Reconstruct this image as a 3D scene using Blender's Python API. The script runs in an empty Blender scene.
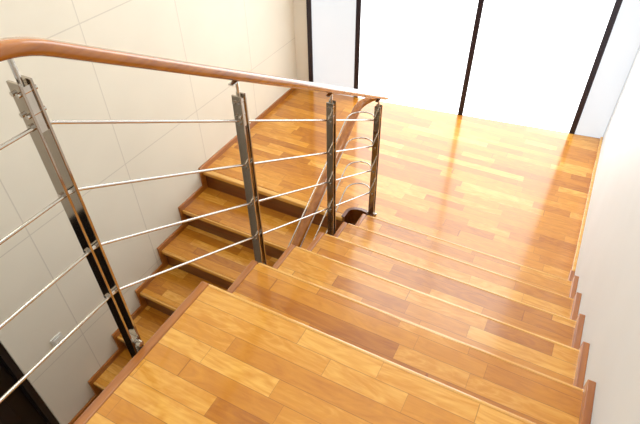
import bpy, bmesh, math
from mathutils import Vector, Matrix

S = bpy.context.scene
S.view_settings.view_transform = 'Standard'
S.view_settings.look = 'None'

# ------------------------------------------------------------ dimensions
R, T = 0.17, 0.295          # rise, run
H = 2.417                   # camera height above the half landing (z=0)
XL, XR = -0.96, 0.355       # flight edges
XW = -2.36                  # left wall
YA = 0.865                  # nosing of the top floor
YL = YA + 5*T               # riser line at half landing
YD = 2.43                   # landing nosing of the descending flight
XD = -1.14                  # inner edge of descending flight
def ywin(x): return 3.93 + (x+2.33)*0.1232
ZF = -1.87                  # lowest floor

# ------------------------------------------------------------ materials
def newmat(name):
    m = bpy.data.materials.new(name); m.use_nodes = True
    nt = m.node_tree
    return m, nt, nt.nodes['Principled BSDF']
def mth(nt, op, a, b=None, c=None):
    n = nt.nodes.new('ShaderNodeMath'); n.operation = op
    for i, v in enumerate((a, b, c)):
        if v is None: continue
        if isinstance(v, (int, float)): n.inputs[i].default_value = v
        else: nt.links.new(v, n.inputs[i])
    return n.outputs[0]
def ramp(nt, fac, stops):
    n = nt.nodes.new('ShaderNodeValToRGB')
    e = n.color_ramp.elements
    while len(e) < len(stops): e.new(0.5)
    for i, (p, c) in enumerate(stops):
        e[i].position = p; e[i].color = (*c, 1)
    nt.links.new(fac, n.inputs[0]); return n.outputs[0]
def mixc(nt, fac, a, b, mode='MIX'):
    n = nt.nodes.new('ShaderNodeMix'); n.data_type = 'RGBA'; n.blend_type = mode
    for s, v in ((0, fac), (6, a), (7, b)):
        if isinstance(v, (int, float)): n.inputs[s].default_value = v
        elif isinstance(v, tuple): n.inputs[s].default_value = (*v, 1)
        else: nt.links.new(v, n.inputs[s])
    return n.outputs[2]

def wood_planks(name, y0, rough=0.32, W=T/4.5, L=0.42, gain=1.0):
    m, nt, b = newmat(name)
    tc = nt.nodes.new('ShaderNodeTexCoord')
    sep = nt.nodes.new('ShaderNodeSeparateXYZ'); nt.links.new(tc.outputs['Object'], sep.inputs[0])
    x, y, z = sep.outputs
    yr = mth(nt, 'DIVIDE', mth(nt, 'SUBTRACT', y, y0), W)
    row = mth(nt, 'FLOOR', yr)
    zl = mth(nt, 'ROUND', mth(nt, 'DIVIDE', z, R))
    def wn(a, b_, c):
        cb = nt.nodes.new('ShaderNodeCombineXYZ')
        for i, v in enumerate((a, b_, c)):
            if isinstance(v, (int, float)): cb.inputs[i].default_value = v
            else: nt.links.new(v, cb.inputs[i])
        w = nt.nodes.new('ShaderNodeTexWhiteNoise'); w.noise_dimensions = '3D'
        nt.links.new(cb.outputs[0], w.inputs[0]); return w.outputs['Value']
    sh = wn(row, zl, 3.3)
    xs = mth(nt, 'ADD', mth(nt, 'DIVIDE', x, L), mth(nt, 'MULTIPLY', sh, 17.0))
    xr = mth(nt, 'ADD', xs, mth(nt, 'MULTIPLY', mth(nt, 'SINE', mth(nt, 'MULTIPLY', xs, 2.3)), 0.33))
    cell = mth(nt, 'FLOOR', xr)
    rnd = wn(cell, row, zl)
    def grain(sx, sy, dist, det):
        mp = nt.nodes.new('ShaderNodeCombineXYZ')
        nt.links.new(mth(nt, 'ADD', mth(nt, 'MULTIPLY', x, sx), mth(nt, 'MULTIPLY', rnd, 40.0)), mp.inputs[0])
        nt.links.new(mth(nt, 'MULTIPLY', y, sy), mp.inputs[1])
        nt.links.new(mth(nt, 'MULTIPLY', z, 30.0), mp.inputs[2])
        ns = nt.nodes.new('ShaderNodeTexNoise'); ns.inputs['Scale'].default_value = 1.0
        ns.inputs['Detail'].default_value = det; ns.inputs['Distortion'].default_value = dist
        nt.links.new(mp.outputs[0], ns.inputs['Vector']); return ns.outputs[0]
    g1 = grain(4.0, 70.0, 1.5, 6); g2 = grain(5.0, 18.0, 3.0, 2)
    fac = mth(nt, 'ADD', mth(nt, 'MULTIPLY', rnd, 0.66),
              mth(nt, 'ADD', mth(nt, 'MULTIPLY', g1, 0.38), mth(nt, 'MULTIPLY', mth(nt, 'SUBTRACT', g2, 0.5), 0.60)))
    g = gain
    col = ramp(nt, fac, [(0.02, (0.34*g, 0.105*g, 0.007*g)), (0.38, (0.50*g, 0.185*g, 0.013*g)),
                         (0.68, (0.61*g, 0.258*g, 0.024*g)), (0.97, (0.78*g, 0.42*g, 0.085*g))])
    fy = mth(nt, 'FRACT', yr); fx = mth(nt, 'FRACT', xr)
    dy = mth(nt, 'MULTIPLY', mth(nt, 'MINIMUM', fy, mth(nt, 'SUBTRACT', 1.0, fy)), W)
    dx = mth(nt, 'MULTIPLY', mth(nt, 'MINIMUM', fx, mth(nt, 'SUBTRACT', 1.0, fx)), L)
    seam = mth(nt, 'LESS_THAN', mth(nt, 'MINIMUM', dx, dy), 0.0011)
    col = mixc(nt, mth(nt, 'MULTIPLY', seam, 0.5), col, (0.16, 0.040, 0.006))
    nt.links.new(col, b.inputs['Base Color'])
    b.inputs['Roughness'].default_value = rough
    b.inputs['Specular IOR Level'].default_value = 0.25
    b.inputs['Coat Weight'].default_value = 1.0
    b.inputs['Coat Roughness'].default_value = 0.13
    b.inputs['Coat IOR'].default_value = 1.52
    bp = nt.nodes.new('ShaderNodeBump'); bp.inputs['Strength'].default_value = 0.12
    bp.inputs['Distance'].default_value = 0.002
    nt.links.new(g1, bp.inputs['Height']); nt.links.new(bp.outputs[0], b.inputs['Normal'])
    return m

def wood_solid(name, dark, light, axis=0, rough=0.3):
    m, nt, b = newmat(name)
    tc = nt.nodes.new('ShaderNodeTexCoord')
    mp = nt.nodes.new('ShaderNodeMapping')
    sc = [40, 40, 40]; sc[axis] = 2.5
    mp.inputs['Scale'].default_value = sc
    nt.links.new(tc.outputs['Object'], mp.inputs[0])
    ns = nt.nodes.new('ShaderNodeTexNoise'); ns.inputs['Scale'].default_value = 1
    ns.inputs['Detail'].default_value = 5; ns.inputs['Distortion'].default_value = 0.6
    nt.links.new(mp.outputs[0], ns.inputs['Vector'])
    nt.links.new(ramp(nt, ns.outputs[0], [(0.3, dark), (0.7, light)]), b.inputs['Base Color'])
    b.inputs['Roughness'].default_value = rough
    b.inputs['Coat Weight'].default_value = 1.0; b.inputs['Coat Roughness'].default_value = 0.10
    return m

M_TREAD = wood_planks('oak_strip_tread', YA)
M_LAND = wood_planks('oak_strip_landing', YL, gain=1.04)
M_NOSE = wood_solid('oak_nosing', (0.64, 0.30, 0.05), (0.80, 0.45, 0.11), 0, 0.2)
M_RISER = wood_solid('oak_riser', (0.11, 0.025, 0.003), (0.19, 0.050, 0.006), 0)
M_STR = wood_solid('oak_stringer', (0.22, 0.056, 0.006), (0.36, 0.105, 0.011), 1)
M_TRIM = wood_solid('oak_skirting', (0.28, 0.078, 0.007), (0.44, 0.145, 0.014), 1)
M_RAIL = wood_solid('oak_handrail', (0.29, 0.078, 0.006), (0.49, 0.165, 0.015), 1, 0.22)

def plaster(name, col, joints=False):
    m, nt, b = newmat(name)
    tc = nt.nodes.new('ShaderNodeTexCoord')
    ns = nt.nodes.new('ShaderNodeTexNoise'); ns.inputs['Scale'].default_value = 3
    nt.links.new(tc.outputs['Object'], ns.inputs['Vector'])
    c2 = tuple(v*0.96 for v in col)
    c = ramp(nt, ns.outputs[0], [(0.3, c2), (0.7, col)])
    if joints:
        sep = nt.nodes.new('ShaderNodeSeparateXYZ'); nt.links.new(tc.outputs['Object'], sep.inputs[0])
        def line(o, off, per):
            f = mth(nt, 'FRACT', mth(nt, 'DIVIDE', mth(nt, 'SUBTRACT', o, off), per))
            d = mth(nt, 'MULTIPLY', mth(nt, 'MINIMUM', f, mth(nt, 'SUBTRACT', 1.0, f)), per)
            return mth(nt, 'LESS_THAN', d, 0.0033)
        l = mth(nt, 'MAXIMUM', line(sep.outputs[1], 1.045, 0.7275), line(sep.outputs[2], 0.49, 0.9))
        c = mixc(nt, mth(nt, 'MULTIPLY', l, 0.28), c, (0.3, 0.25, 0.2))
    nt.links.new(c, b.inputs['Base Color'])
    b.inputs['Roughness'].default_value = 0.55
    return m
M_WL = plaster('cream_wall_panel', (0.84, 0.785, 0.655), True)
M_WLP = plaster('cream_wall_plain', (0.84, 0.80, 0.70))
M_WR = plaster('white_wall_paint', (0.74, 0.80, 0.84))
M_CEIL = plaster('ceiling_paint', (0.8, 0.8, 0.78))
def simple(name, col, rough, metal=0.0, nscale=30):
    m, nt, b = newmat(name)
    ns = nt.nodes.new('ShaderNodeTexNoise'); ns.inputs['Scale'].default_value = nscale
    nt.links.new(ramp(nt, ns.outputs[0], [(0.3, tuple(v*0.9 for v in col)), (0.7, col)]), b.inputs['Base Color'])
    b.inputs['Roughness'].default_value = rough; b.inputs['Metallic'].default_value = metal
    return m
M_STEEL = simple('brushed_stainless', (0.66, 0.62, 0.57), 0.16, 1.0)
M_POST = simple('polished_post_steel', (0.50, 0.44, 0.38), 0.09, 1.0)
M_FRAME = simple('window_frame_black', (0.02, 0.013, 0.022), 0.4)
M_DARK = simple('dark_space_black', (0.008, 0.006, 0.007), 0.5)  # near-black colour carries the shade of the dark space past the wall
M_PLASTIC = simple('white_plastic', (0.8, 0.78, 0.72), 0.4)
def glow_glass(name, e, c0, c1):
    m, nt, b = newmat(name)
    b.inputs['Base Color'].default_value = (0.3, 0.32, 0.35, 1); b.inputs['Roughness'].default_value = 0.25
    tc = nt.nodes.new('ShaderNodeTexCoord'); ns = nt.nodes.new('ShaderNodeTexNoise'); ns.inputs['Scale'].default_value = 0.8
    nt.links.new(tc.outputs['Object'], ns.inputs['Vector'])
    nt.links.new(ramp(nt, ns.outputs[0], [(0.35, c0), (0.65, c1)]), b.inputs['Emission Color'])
    b.inputs['Emission Strength'].default_value = e  # daylight through the panes is put in as emission
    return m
M_GLASS_GLOW = glow_glass('frosted_glass_glow', 3.9, (0.94, 0.98, 1.0), (1, 1, 1))
M_GLASS_DIM = glow_glass('frosted_glass_glow_dim', 0.72, (0.84, 0.92, 1.0), (1, 1, 1))  # same glass, duller daylight painted as weaker bluish emission

# ------------------------------------------------------------ mesh helpers
def empty(name):
    o = bpy.data.objects.new(name, None); S.collection.objects.link(o); return o
def mk(name, bm, mat, parent=None, bevel=0, smooth=False, seg=3):
    bmesh.ops.recalc_face_normals(bm, faces=bm.faces)
    me = bpy.data.meshes.new(name); bm.to_mesh(me); bm.free()
    if smooth:
        for p in me.polygons: p.use_smooth = True
    o = bpy.data.objects.new(name, me); S.collection.objects.link(o)
    me.materials.append(mat)
    if parent: o.parent = parent
    if bevel:
        md = o.modifiers.new('bevel', 'BEVEL'); md.width = bevel; md.segments = seg
        md.limit_method = 'ANGLE'
    return o
def addbox(bm, x0, x1, y0, y1, z0, z1):
    if y0 > y1: y0, y1 = y1, y0
    v = [bm.verts.new((x, y, z)) for x in (x0, x1) for y in (y0, y1) for z in (z0, z1)]
    for f in ((0,1,3,2),(4,6,7,5),(0,4,5,1),(2,3,7,6),(0,2,6,4),(1,5,7,3)):
        bm.faces.new([v[i] for i in f])
def box(name, dims, mat, parent=None, bevel=0, seg=3):
    bm = bmesh.new(); addbox(bm, *dims); return mk(name, bm, mat, parent, bevel, False, seg)
def prism_yz(name, pts, x0, x1, mat, parent=None, bevel=0):
    bm = bmesh.new()
    a = [bm.verts.new((x0, y, z)) for y, z in pts]; c = [bm.verts.new((x1, y, z)) for y, z in pts]
    bm.faces.new(a); bm.faces.new(c[::-1])
    n = len(pts)
    for i in range(n): bm.faces.new((a[i], c[i], c[(i+1) % n], a[(i+1) % n]))
    return mk(name, bm, mat, parent, bevel)
def prism_xy(name, pts, z0, z1, mat, parent=None, bevel=0):
    bm = bmesh.new()
    a = [bm.verts.new((x, y, z0)) for x, y in pts]; c = [bm.verts.new((x, y, z1)) for x, y in pts]
    bm.faces.new(a); bm.faces.new(c[::-1])
    n = len(pts)
    for i in range(n): bm.faces.new((a[i], c[i], c[(i+1) % n], a[(i+1) % n]))
    return mk(name, bm, mat, parent, bevel)
def smoothpath(pts, rad=0.08, seg=6):
    """round the corners of a polyline"""
    P = [Vector(p) for p in pts]; out = [P[0]]
    for i in range(1, len(P)-1):
        a, b_, c = P[i-1], P[i], P[i+1]
        r = min(rad, (a-b_).length*0.49, (c-b_).length*0.49)
        s = b_+(a-b_).normalized()*r; e = b_+(c-b_).normalized()*r
        for k in range(seg+1):
            t = k/seg; out.append(s*(1-t)**2 + b_*2*t*(1-t) + e*t*t)
    out.append(P[-1]); return out
def sweep(bm, path, w, h, n=12, power=1.0):
    rings = []
    for i, p in enumerate(path):
        t = (path[min(i+1, len(path)-1)] - path[max(i-1, 0)]).normalized()
        up = Vector((0, 0, 1)) if abs(t.z) < 0.95 else Vector((0, 1, 0))
        s = t.cross(up).normalized(); u = s.cross(t).normalized()
        ring = []
        for k in range(n):
            a = 2*math.pi*k/n; ca, sa = math.cos(a), math.sin(a)
            cx = math.copysign(abs(ca)**power, ca); sx = math.copysign(abs(sa)**power, sa)
            ring.append(bm.verts.new(p + s*cx*w/2 + u*sx*h/2))
        rings.append(ring)
    for i in range(len(rings)-1):
        for k in range(n):
            bm.faces.new((rings[i][k], rings[i][(k+1) % n], rings[i+1][(k+1) % n], rings[i+1][k]))
    bm.faces.new(rings[0][::-1]); bm.faces.new(rings[-1])
def cyl(bm, p, q, r, n=14):
    sweep(bm, [Vector(p), Vector(q)], 2*r, 2*r, n)

# ------------------------------------------------------------ stair flights
def flight(root, x0, x1, ys, d, ztop, n, open_lo, wall_trim_x, D=0.045):
    e = 0.03
    tx0, tx1 = (x0+e, x1) if open_lo == 'lo' else (x0, x1-e)
    for i in range(1, n+1):
        z = ztop - i*R
        box('tread_%d' % i, (tx0, tx1, ys+d*((i-1)*T-0.02), ys+d*(i*T-0.002), z-0.03, z), M_TREAD, root)
        box('nosing_%d' % i, (tx0, tx1, ys+d*(i*T-0.0018), ys+d*(i*T+0.014), z-0.034, z+0.0005), M_NOSE, root, 0.007, 6)
        ex = (x0, x0+e-0.001) if open_lo == 'lo' else (x1-e+0.001, x1)
        box('tread_edge_%d' % i, (*ex, ys+d*((i-1)*T-0.012), ys+d*(i*T+0.012), z-0.034, z+0.002), M_TRIM, root, 0.006)
    for i in range(1, n+2):
        z = ztop - i*R
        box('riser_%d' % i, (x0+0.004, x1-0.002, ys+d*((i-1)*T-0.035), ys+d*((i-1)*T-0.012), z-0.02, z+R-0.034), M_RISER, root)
    pts = []
    for i in range(0, n+1):
        z = ztop - (i+1)*R
        pts.append((ys+d*(i*T-0.013), ztop-i*R-0.035)); pts.append((ys+d*(i*T-0.013), z-0.035))
    pts.append((ys+d*(n*T+0.0), ztop-(n+1)*R-0.2)); pts.append((ys-d*0.05, ztop-0.34)); pts.append((ys-d*0.05, ztop-0.035))
    ox = (x0, x0+0.03) if open_lo == 'lo' else (x1-0.03, x1)
    prism_yz('stringer_open_side', pts, *ox, M_STR, root)
    wx = (x1-0.03, x1) if open_lo == 'lo' else (x0, x0+0.03)
    prism_yz('stringer_wall_side', pts, *wx, M_STR, root)
    a, c = pts[-2], pts[-3]
    prism_yz('soffit', [a, c, (c[0], c[1]+0.02), (a[0], a[1]+0.02)], x0+0.03, x1-0.03, M_WR, root)
    top = []
    for i in range(0, n+1):
        zt = ztop-i*R
        top += [(ys+d*(i*T+0.012+D*0.55), zt+D), (ys+d*(i*T+0.012+D*0.55), zt-R+D)]
    top = [(ys-d*0.3, ztop+D)] + top + [(ys+d*((n+1)*T-0.05), ztop-(n+1)*R+D)]
    bot = [(ys+d*((n+1)*T-0.05), ztop-(n+1)*R-0.06), (ys-d*0.3, ztop-0.06)]
    low = [(y-d*(D*0.55+0.03), z-D-0.03) for y, z in top[1:-1]]
    prism_yz('skirting_wall_side', top + [bot[0]] + low[::-1] + [bot[1]], *wall_trim_x, M_TRIM, root, 0.003)

up = empty('staircase_flight')
flight(up, XL, XR, YA, 1, 6*R, 5, 'lo', (XR-0.026, XR), 0.035)
dn = empty('staircase_flight.001')
flight(dn, XW, XD, YD, -1, 0.0, 10, 'hi', (XW, XW+0.016), 0.045)

# ------------------------------------------------------------ top floor
tf = empty('upper_floor')
box('deck', (XL+0.034, XR, -2.2, YA-0.002, 6*R-0.03, 6*R), M_TREAD, tf)
box('slab', (XL+0.03, XR, -2.2, YA-0.06, 6*R-0.28, 6*R-0.031), M_WR, tf)
box('nosing', (XL+0.03, XR, YA-0.0018, YA+0.014, 6*R-0.034, 6*R+0.0005), M_NOSE, tf, 0.007, 6)
box('edge_strip', (XL, XL+0.033, -2.2, YA+0.012, 6*R-0.034, 6*R+0.002), M_TRIM, tf, 0.006)
box('fascia', (XL, XL+0.03, -2.2, YA-0.05, 6*R-0.34, 6*R-0.035), M_STR, tf)
box('skirting', (XR-0.026, XR, -2.2, YA-0.301, 6*R, 6*R+0.035), M_TRIM, tf, 0.003)

# ------------------------------------------------------------ half landing
ld = empty('stair_landing')
far = [(XR, ywin(XR)), (XW, ywin(XW))]
gap = []
for k in range(9):
    a = math.pi*k/8
    gap.append(((XL+XD)/2 - math.cos(a)*(XL-XD)/2, 2.50+math.sin(a)*0.06))
poly = [(XW, YD+0.034), (XD, YD+0.034)] + gap + [(XL, YL-0.012), (XR, YL-0.012)] + far
prism_xy('deck', poly, -0.03, 0.0, M_LAND, ld)
prism_xy('slab', [(x, y+0.012) if y < 3 else (x, y) for x, y in poly], -0.25, -0.031, M_WR, ld)
box('nosing', (XW, XD, YD-0.012, YD+0.0325, -0.034, 0.001), M_NOSE, ld, 0.008)
bm = bmesh.new()
gp = [Vector((XD, YD, -0.10))]+[Vector((x, y, -0.10)) for x, y in gap]+[Vector((XL, YL-0.01, -0.10))]
for i in range(len(gp)-1):
    a, c = gp[i], gp[i+1]
    t = (c-a).normalized(); nrm = Vector((t.y, -t.x, 0))*0.012
    vs = []
    for p in (a, c):
        for o_ in (-nrm, nrm):
            for z in (-0.27, 0.006): vs.append(bm.verts.new((p.x+o_.x, p.y+o_.y, z)))
    for f in ((0,1,3,2),(4,6,7,5),(0,4,5,1),(2,3,7,6),(0,2,6,4),(1,5,7,3)):
        bm.faces.new([vs[i_] for i_ in f])
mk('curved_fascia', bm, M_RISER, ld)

# ------------------------------------------------------------ room shell
box('wall_right', (XR, XR+0.15, -2.2, ywin(XR)+0.1, ZF, 5.0), M_WR)
wl = empty('wall_left')
box('wall_panel', (XW-0.15, XW, 0.64, 4.05, ZF, 5.0), M_WL, wl)
box('wall_panel_over_door', (XW-0.15, XW, -0.40, 0.639, 0.42, 5.0), M_WL, wl)
box('wall_panel_beside_door', (XW-0.15, XW, -2.2, -0.401, ZF, 5.0), M_WL, wl)
dr = empty('dark_space_door')  # door added as a stand-in for the dark space past the wall
box('leaf', (XW-0.12, XW-0.08, -0.36, 0.60, ZF, 0.38), M_DARK, dr, 0.003)
for nm, dd in (('jamb_1', (0.601, 0.638)), ('jamb_2', (-0.399, -0.361))):
    box(nm, (XW-0.149, XW-0.01, dd[0], dd[1], ZF, 0.38), M_DARK, dr)
box('head', (XW-0.149, XW-0.01, -0.399, 0.638, 0.381, 0.418), M_DARK, dr)
for k in range(2):
    box('leaf_panel_%d' % k, (XW-0.08, XW-0.07, -0.26, 0.50, ZF+0.15+k*1.05, ZF+1.05+k*1.05), M_DARK, dr, 0.004)
bm = bmesh.new(); cyl(bm, (XW-0.08, 0.50, -0.85), (XW-0.03, 0.50, -0.85), 0.012); cyl(bm, (XW-0.035, 0.51, -0.85), (XW-0.035, 0.38, -0.85), 0.01)
mk('handle', bm, M_STEEL, dr, smooth=True)
box('wall_back', (XW-0.15, XR+0.15, -2.35, -2.2, ZF, 6*R-0.3), M_WR)
box('floor', (XW-0.15, XR+0.15, -2.35, 4.6, ZF-0.1, ZF), M_LAND)
box('ceiling', (XW-0.15, XR+0.15, -2.35, 4.6, 5.0, 5.1), M_CEIL)
box('baseboard_right', (XR-0.020, XR, YL+T-0.049, ywin(XR)-0.03, 0.0, 0.035), M_NOSE, None, 0.003)
box('baseboard_left', (XW, XW+0.014, YD+0.301, ywin(XW)-0.03, 0.0, 0.045), M_TRIM, None, 0.002)

ol = empty('wall_socket')
box('plate', (XW, XW+0.008, 0.85, 0.93, -0.317, -0.237), M_PLASTIC, ol, 0.003)
box('insert', (XW+0.008, XW+0.014, 0.865, 0.915, -0.302, -0.252), M_PLASTIC, ol, 0.002)

# window wall (slightly angled)
win = empty('window_1')
ang = math.atan(0.1232)
def wprism(name, xa, xb, z0, z1, off0, off1, mat, bev=0):
    n = Vector((-math.sin(ang), math.cos(ang)))
    a = Vector((xa, ywin(xa))); c = Vector((xb, ywin(xb)))
    pts = [a+n*off0, c+n*off0, c+n*off1, a+n*off1]
    return prism_xy(name, [(p.x, p.y) for p in pts], z0, z1, mat, win, bev)
mull = [-2.21, -1.765, -0.80, 0.12]
for i, mx in enumerate(mull):
    wprism('mullion_%d' % i, mx-0.021, mx+0.021, -0.03, 4.98, 0.0, 0.09, M_FRAME, 0.003)
wprism('sill', XW+0.001, XR-0.001, -0.25, -0.002, 0.005, 0.1, M_WR)
wprism('head', XW+0.001, XR-0.001, 4.90, 4.99, 0.0, 0.1, M_FRAME)
edges = [XW+0.002] + mull + [XR-0.002]
for i in range(len(edges)-1):
    a = edges[i]+(0.0215 if i else 0); c = edges[i+1]-(0.0215 if i < len(edges)-2 else 0)
    wprism('pane_%d' % i if i else 'side_panel', a, c, -0.002, 4.90, 0.012, 0.03, M_GLASS_GLOW if i in (2, 3) else (M_WLP if i == 0 else M_GLASS_DIM))

# ------------------------------------------------------------ railing
rl = empty('stair_railing')
XP = -0.995; XQ = -1.17
SL = 0.545; Y1 = 0.58
def zrail(off, y, s=SL): return off - s*(max(y, Y1)-Y1)
YE = 2.58
def railpath(z1, yend, xr=XP, xq=XQ, rad=0.03, s=SL, drop=0.03, low0=0.0):
    ze = zrail(z1, yend, s)
    pts = [(xr, -2.0, z1), (xr, Y1, z1), (xr, yend-0.05, zrail(z1, yend-0.05, s))]
    path = smoothpath(pts, rad)
    cx = (xr+xq)/2; rr = (xr-xq)/2
    for k in range(1, 16):
        a = math.pi*k/16
        path.append(Vector((cx+math.cos(a)*rr, yend-0.05+math.sin(a)*rr, ze+0.027 - drop*k/16)))
    yb = yend-0.05; zb = ze+0.025-drop
    path.append(Vector((xq, yb-0.02, zb-0.01)))
    path.append(Vector((xq, -0.55, zb-0.01-0.576*(yb-0.02+0.55))))
    return path
SR = 0.553
bm = bmesh.new()
sweep(bm, railpath(2.008, 2.72, -0.99, XQ, 0.08, SR, 0.14), 0.052, 0.036, 20, 0.75)
mk('handrail', bm, M_RAIL, rl, smooth=True)
rods = [1.827, 1.637, 1.447, 1.262]
for i, z in enumerate(rods):
    bm = bmesh.new(); sweep(bm, railpath(z, YE), 0.0095, 0.0095, 10)
    mk('rod_%d' % (i+1), bm, M_STEEL, rl, smooth=True)
def post(idx, x, y, ztop, zbot, rodz, railz, side):
    bm = bmesh.new()
    addbox(bm, x-0.019, x+0.019, y-0.017, y-0.010, zbot, ztop)
    addbox(bm, x-0.019, x+0.019, y+0.010, y+0.017, zbot, ztop)
    mk('post_%d_plates' % idx, bm, M_POST, rl, 0.0015)
    bm = bmesh.new()
    cyl(bm, (x, y, ztop-0.12), (x, y, railz-0.016), 0.006)
    addbox(bm, x-0.010, x+0.010, y-0.035, y+0.035, railz-0.022, railz-0.017)
    addbox(bm, x-0.014, x+0.014, y-0.0095, y+0.0095, ztop-0.12, ztop-0.012)
    for dz in (0.025, 0.075):
        for dx in (-0.009, 0.009):
            cyl(bm, (x+dx, y-0.023, ztop-dz), (x+dx, y+0.023, ztop-dz), 0.0055)
    for z in rodz:
        cyl(bm, (x, y-0.023, z), (x, y+0.023, z), 0.0085)
    for dz in (0.05, 0.11):
        s = side
        addbox(bm, x-0.017, x+0.017, y-0.0095, y+0.0095, zbot+dz-0.012, zbot+dz+0.012)
        cyl(bm, (x+s*0.02, y, zbot+dz), (x+s*0.038, y, zbot+dz), 0.010)
        cyl(bm, (x-0.03, y, zbot+dz), (x+0.028, y, zbot+dz), 0.008)
    mk('post_%d_fittings' % idx, bm, M_STEEL, rl, 0)
posts = [(-1.55, 6*R, XP), (-0.5, 6*R, XP), (0.57, 6*R+0.07, XP-0.005), (1.27, 4.2*R, XP), (1.95, 2*R, XP+0.01), (2.55, 0.4*R, XP+0.02)]
for i, (y, zf, x) in enumerate(posts):
    off = zrail(0, y)
    post(i+1, x, y, 1.932+off, zf-0.17, [z+off for z in rods], 2.008+zrail(0, y, SR), 1)
yb = YE-0.05
for i, y in enumerate((1.60, 0.85, 0.1)):
    off = zrail(0, YE)-0.015-0.576*(yb-0.02-y)
    post(i+8, XQ, y, 1.820+off, 0-(YD-y)/T*R-0.22, [z+off for z in rods], 1.87+off, 1)

# ------------------------------------------------------------ lights
w = bpy.data.worlds.new('World'); S.world = w; w.use_nodes = True
w.node_tree.nodes['Background'].inputs[0].default_value = (1.0, 0.97, 0.93, 1)
w.node_tree.nodes['Background'].inputs[1].default_value = 0.8
def area(name, loc, rot, sx, sy, power, col):
    l = bpy.data.lights.new(name, 'AREA'); l.shape = 'RECTANGLE'; l.size = sx; l.size_y = sy
    l.energy = power; l.color = col
    o = bpy.data.objects.new(name, l); o.location = loc; o.rotation_euler = rot
    S.collection.objects.link(o); return o
area('overhead_fill', (-0.7, 0.7, 4.9), (0, 0, 0), 0.9, 1.4, 50, (1.0, 0.94, 0.83))  # added fill lamp out of view, stands for no known fixture

# ------------------------------------------------------------ camera
th = math.atan(457/518); yaw = math.radians(28.5)
F = Vector((-math.sin(yaw), math.cos(yaw), 0)); Rt = Vector((math.cos(yaw), math.sin(yaw), 0)); Z = Vector((0, 0, 1))
fw = F*math.cos(th) - Z*math.sin(th); U = F*math.sin(th) + Z*math.cos(th)
ro = 0.022
Rc = (Rt - U*ro).normalized(); Uc = (U + Rt*ro).normalized()
mat = Matrix((Rc, Uc, -fw)).transposed().to_4x4(); mat.translation = Vector((0, 0, H))
cd = bpy.data.cameras.new('camera'); cd.sensor_width = 36; cd.lens = 36*518/640; cd.clip_start = 0.02
co = bpy.data.objects.new('camera', cd); co.matrix_world = mat; S.collection.objects.link(co)
S.camera = co
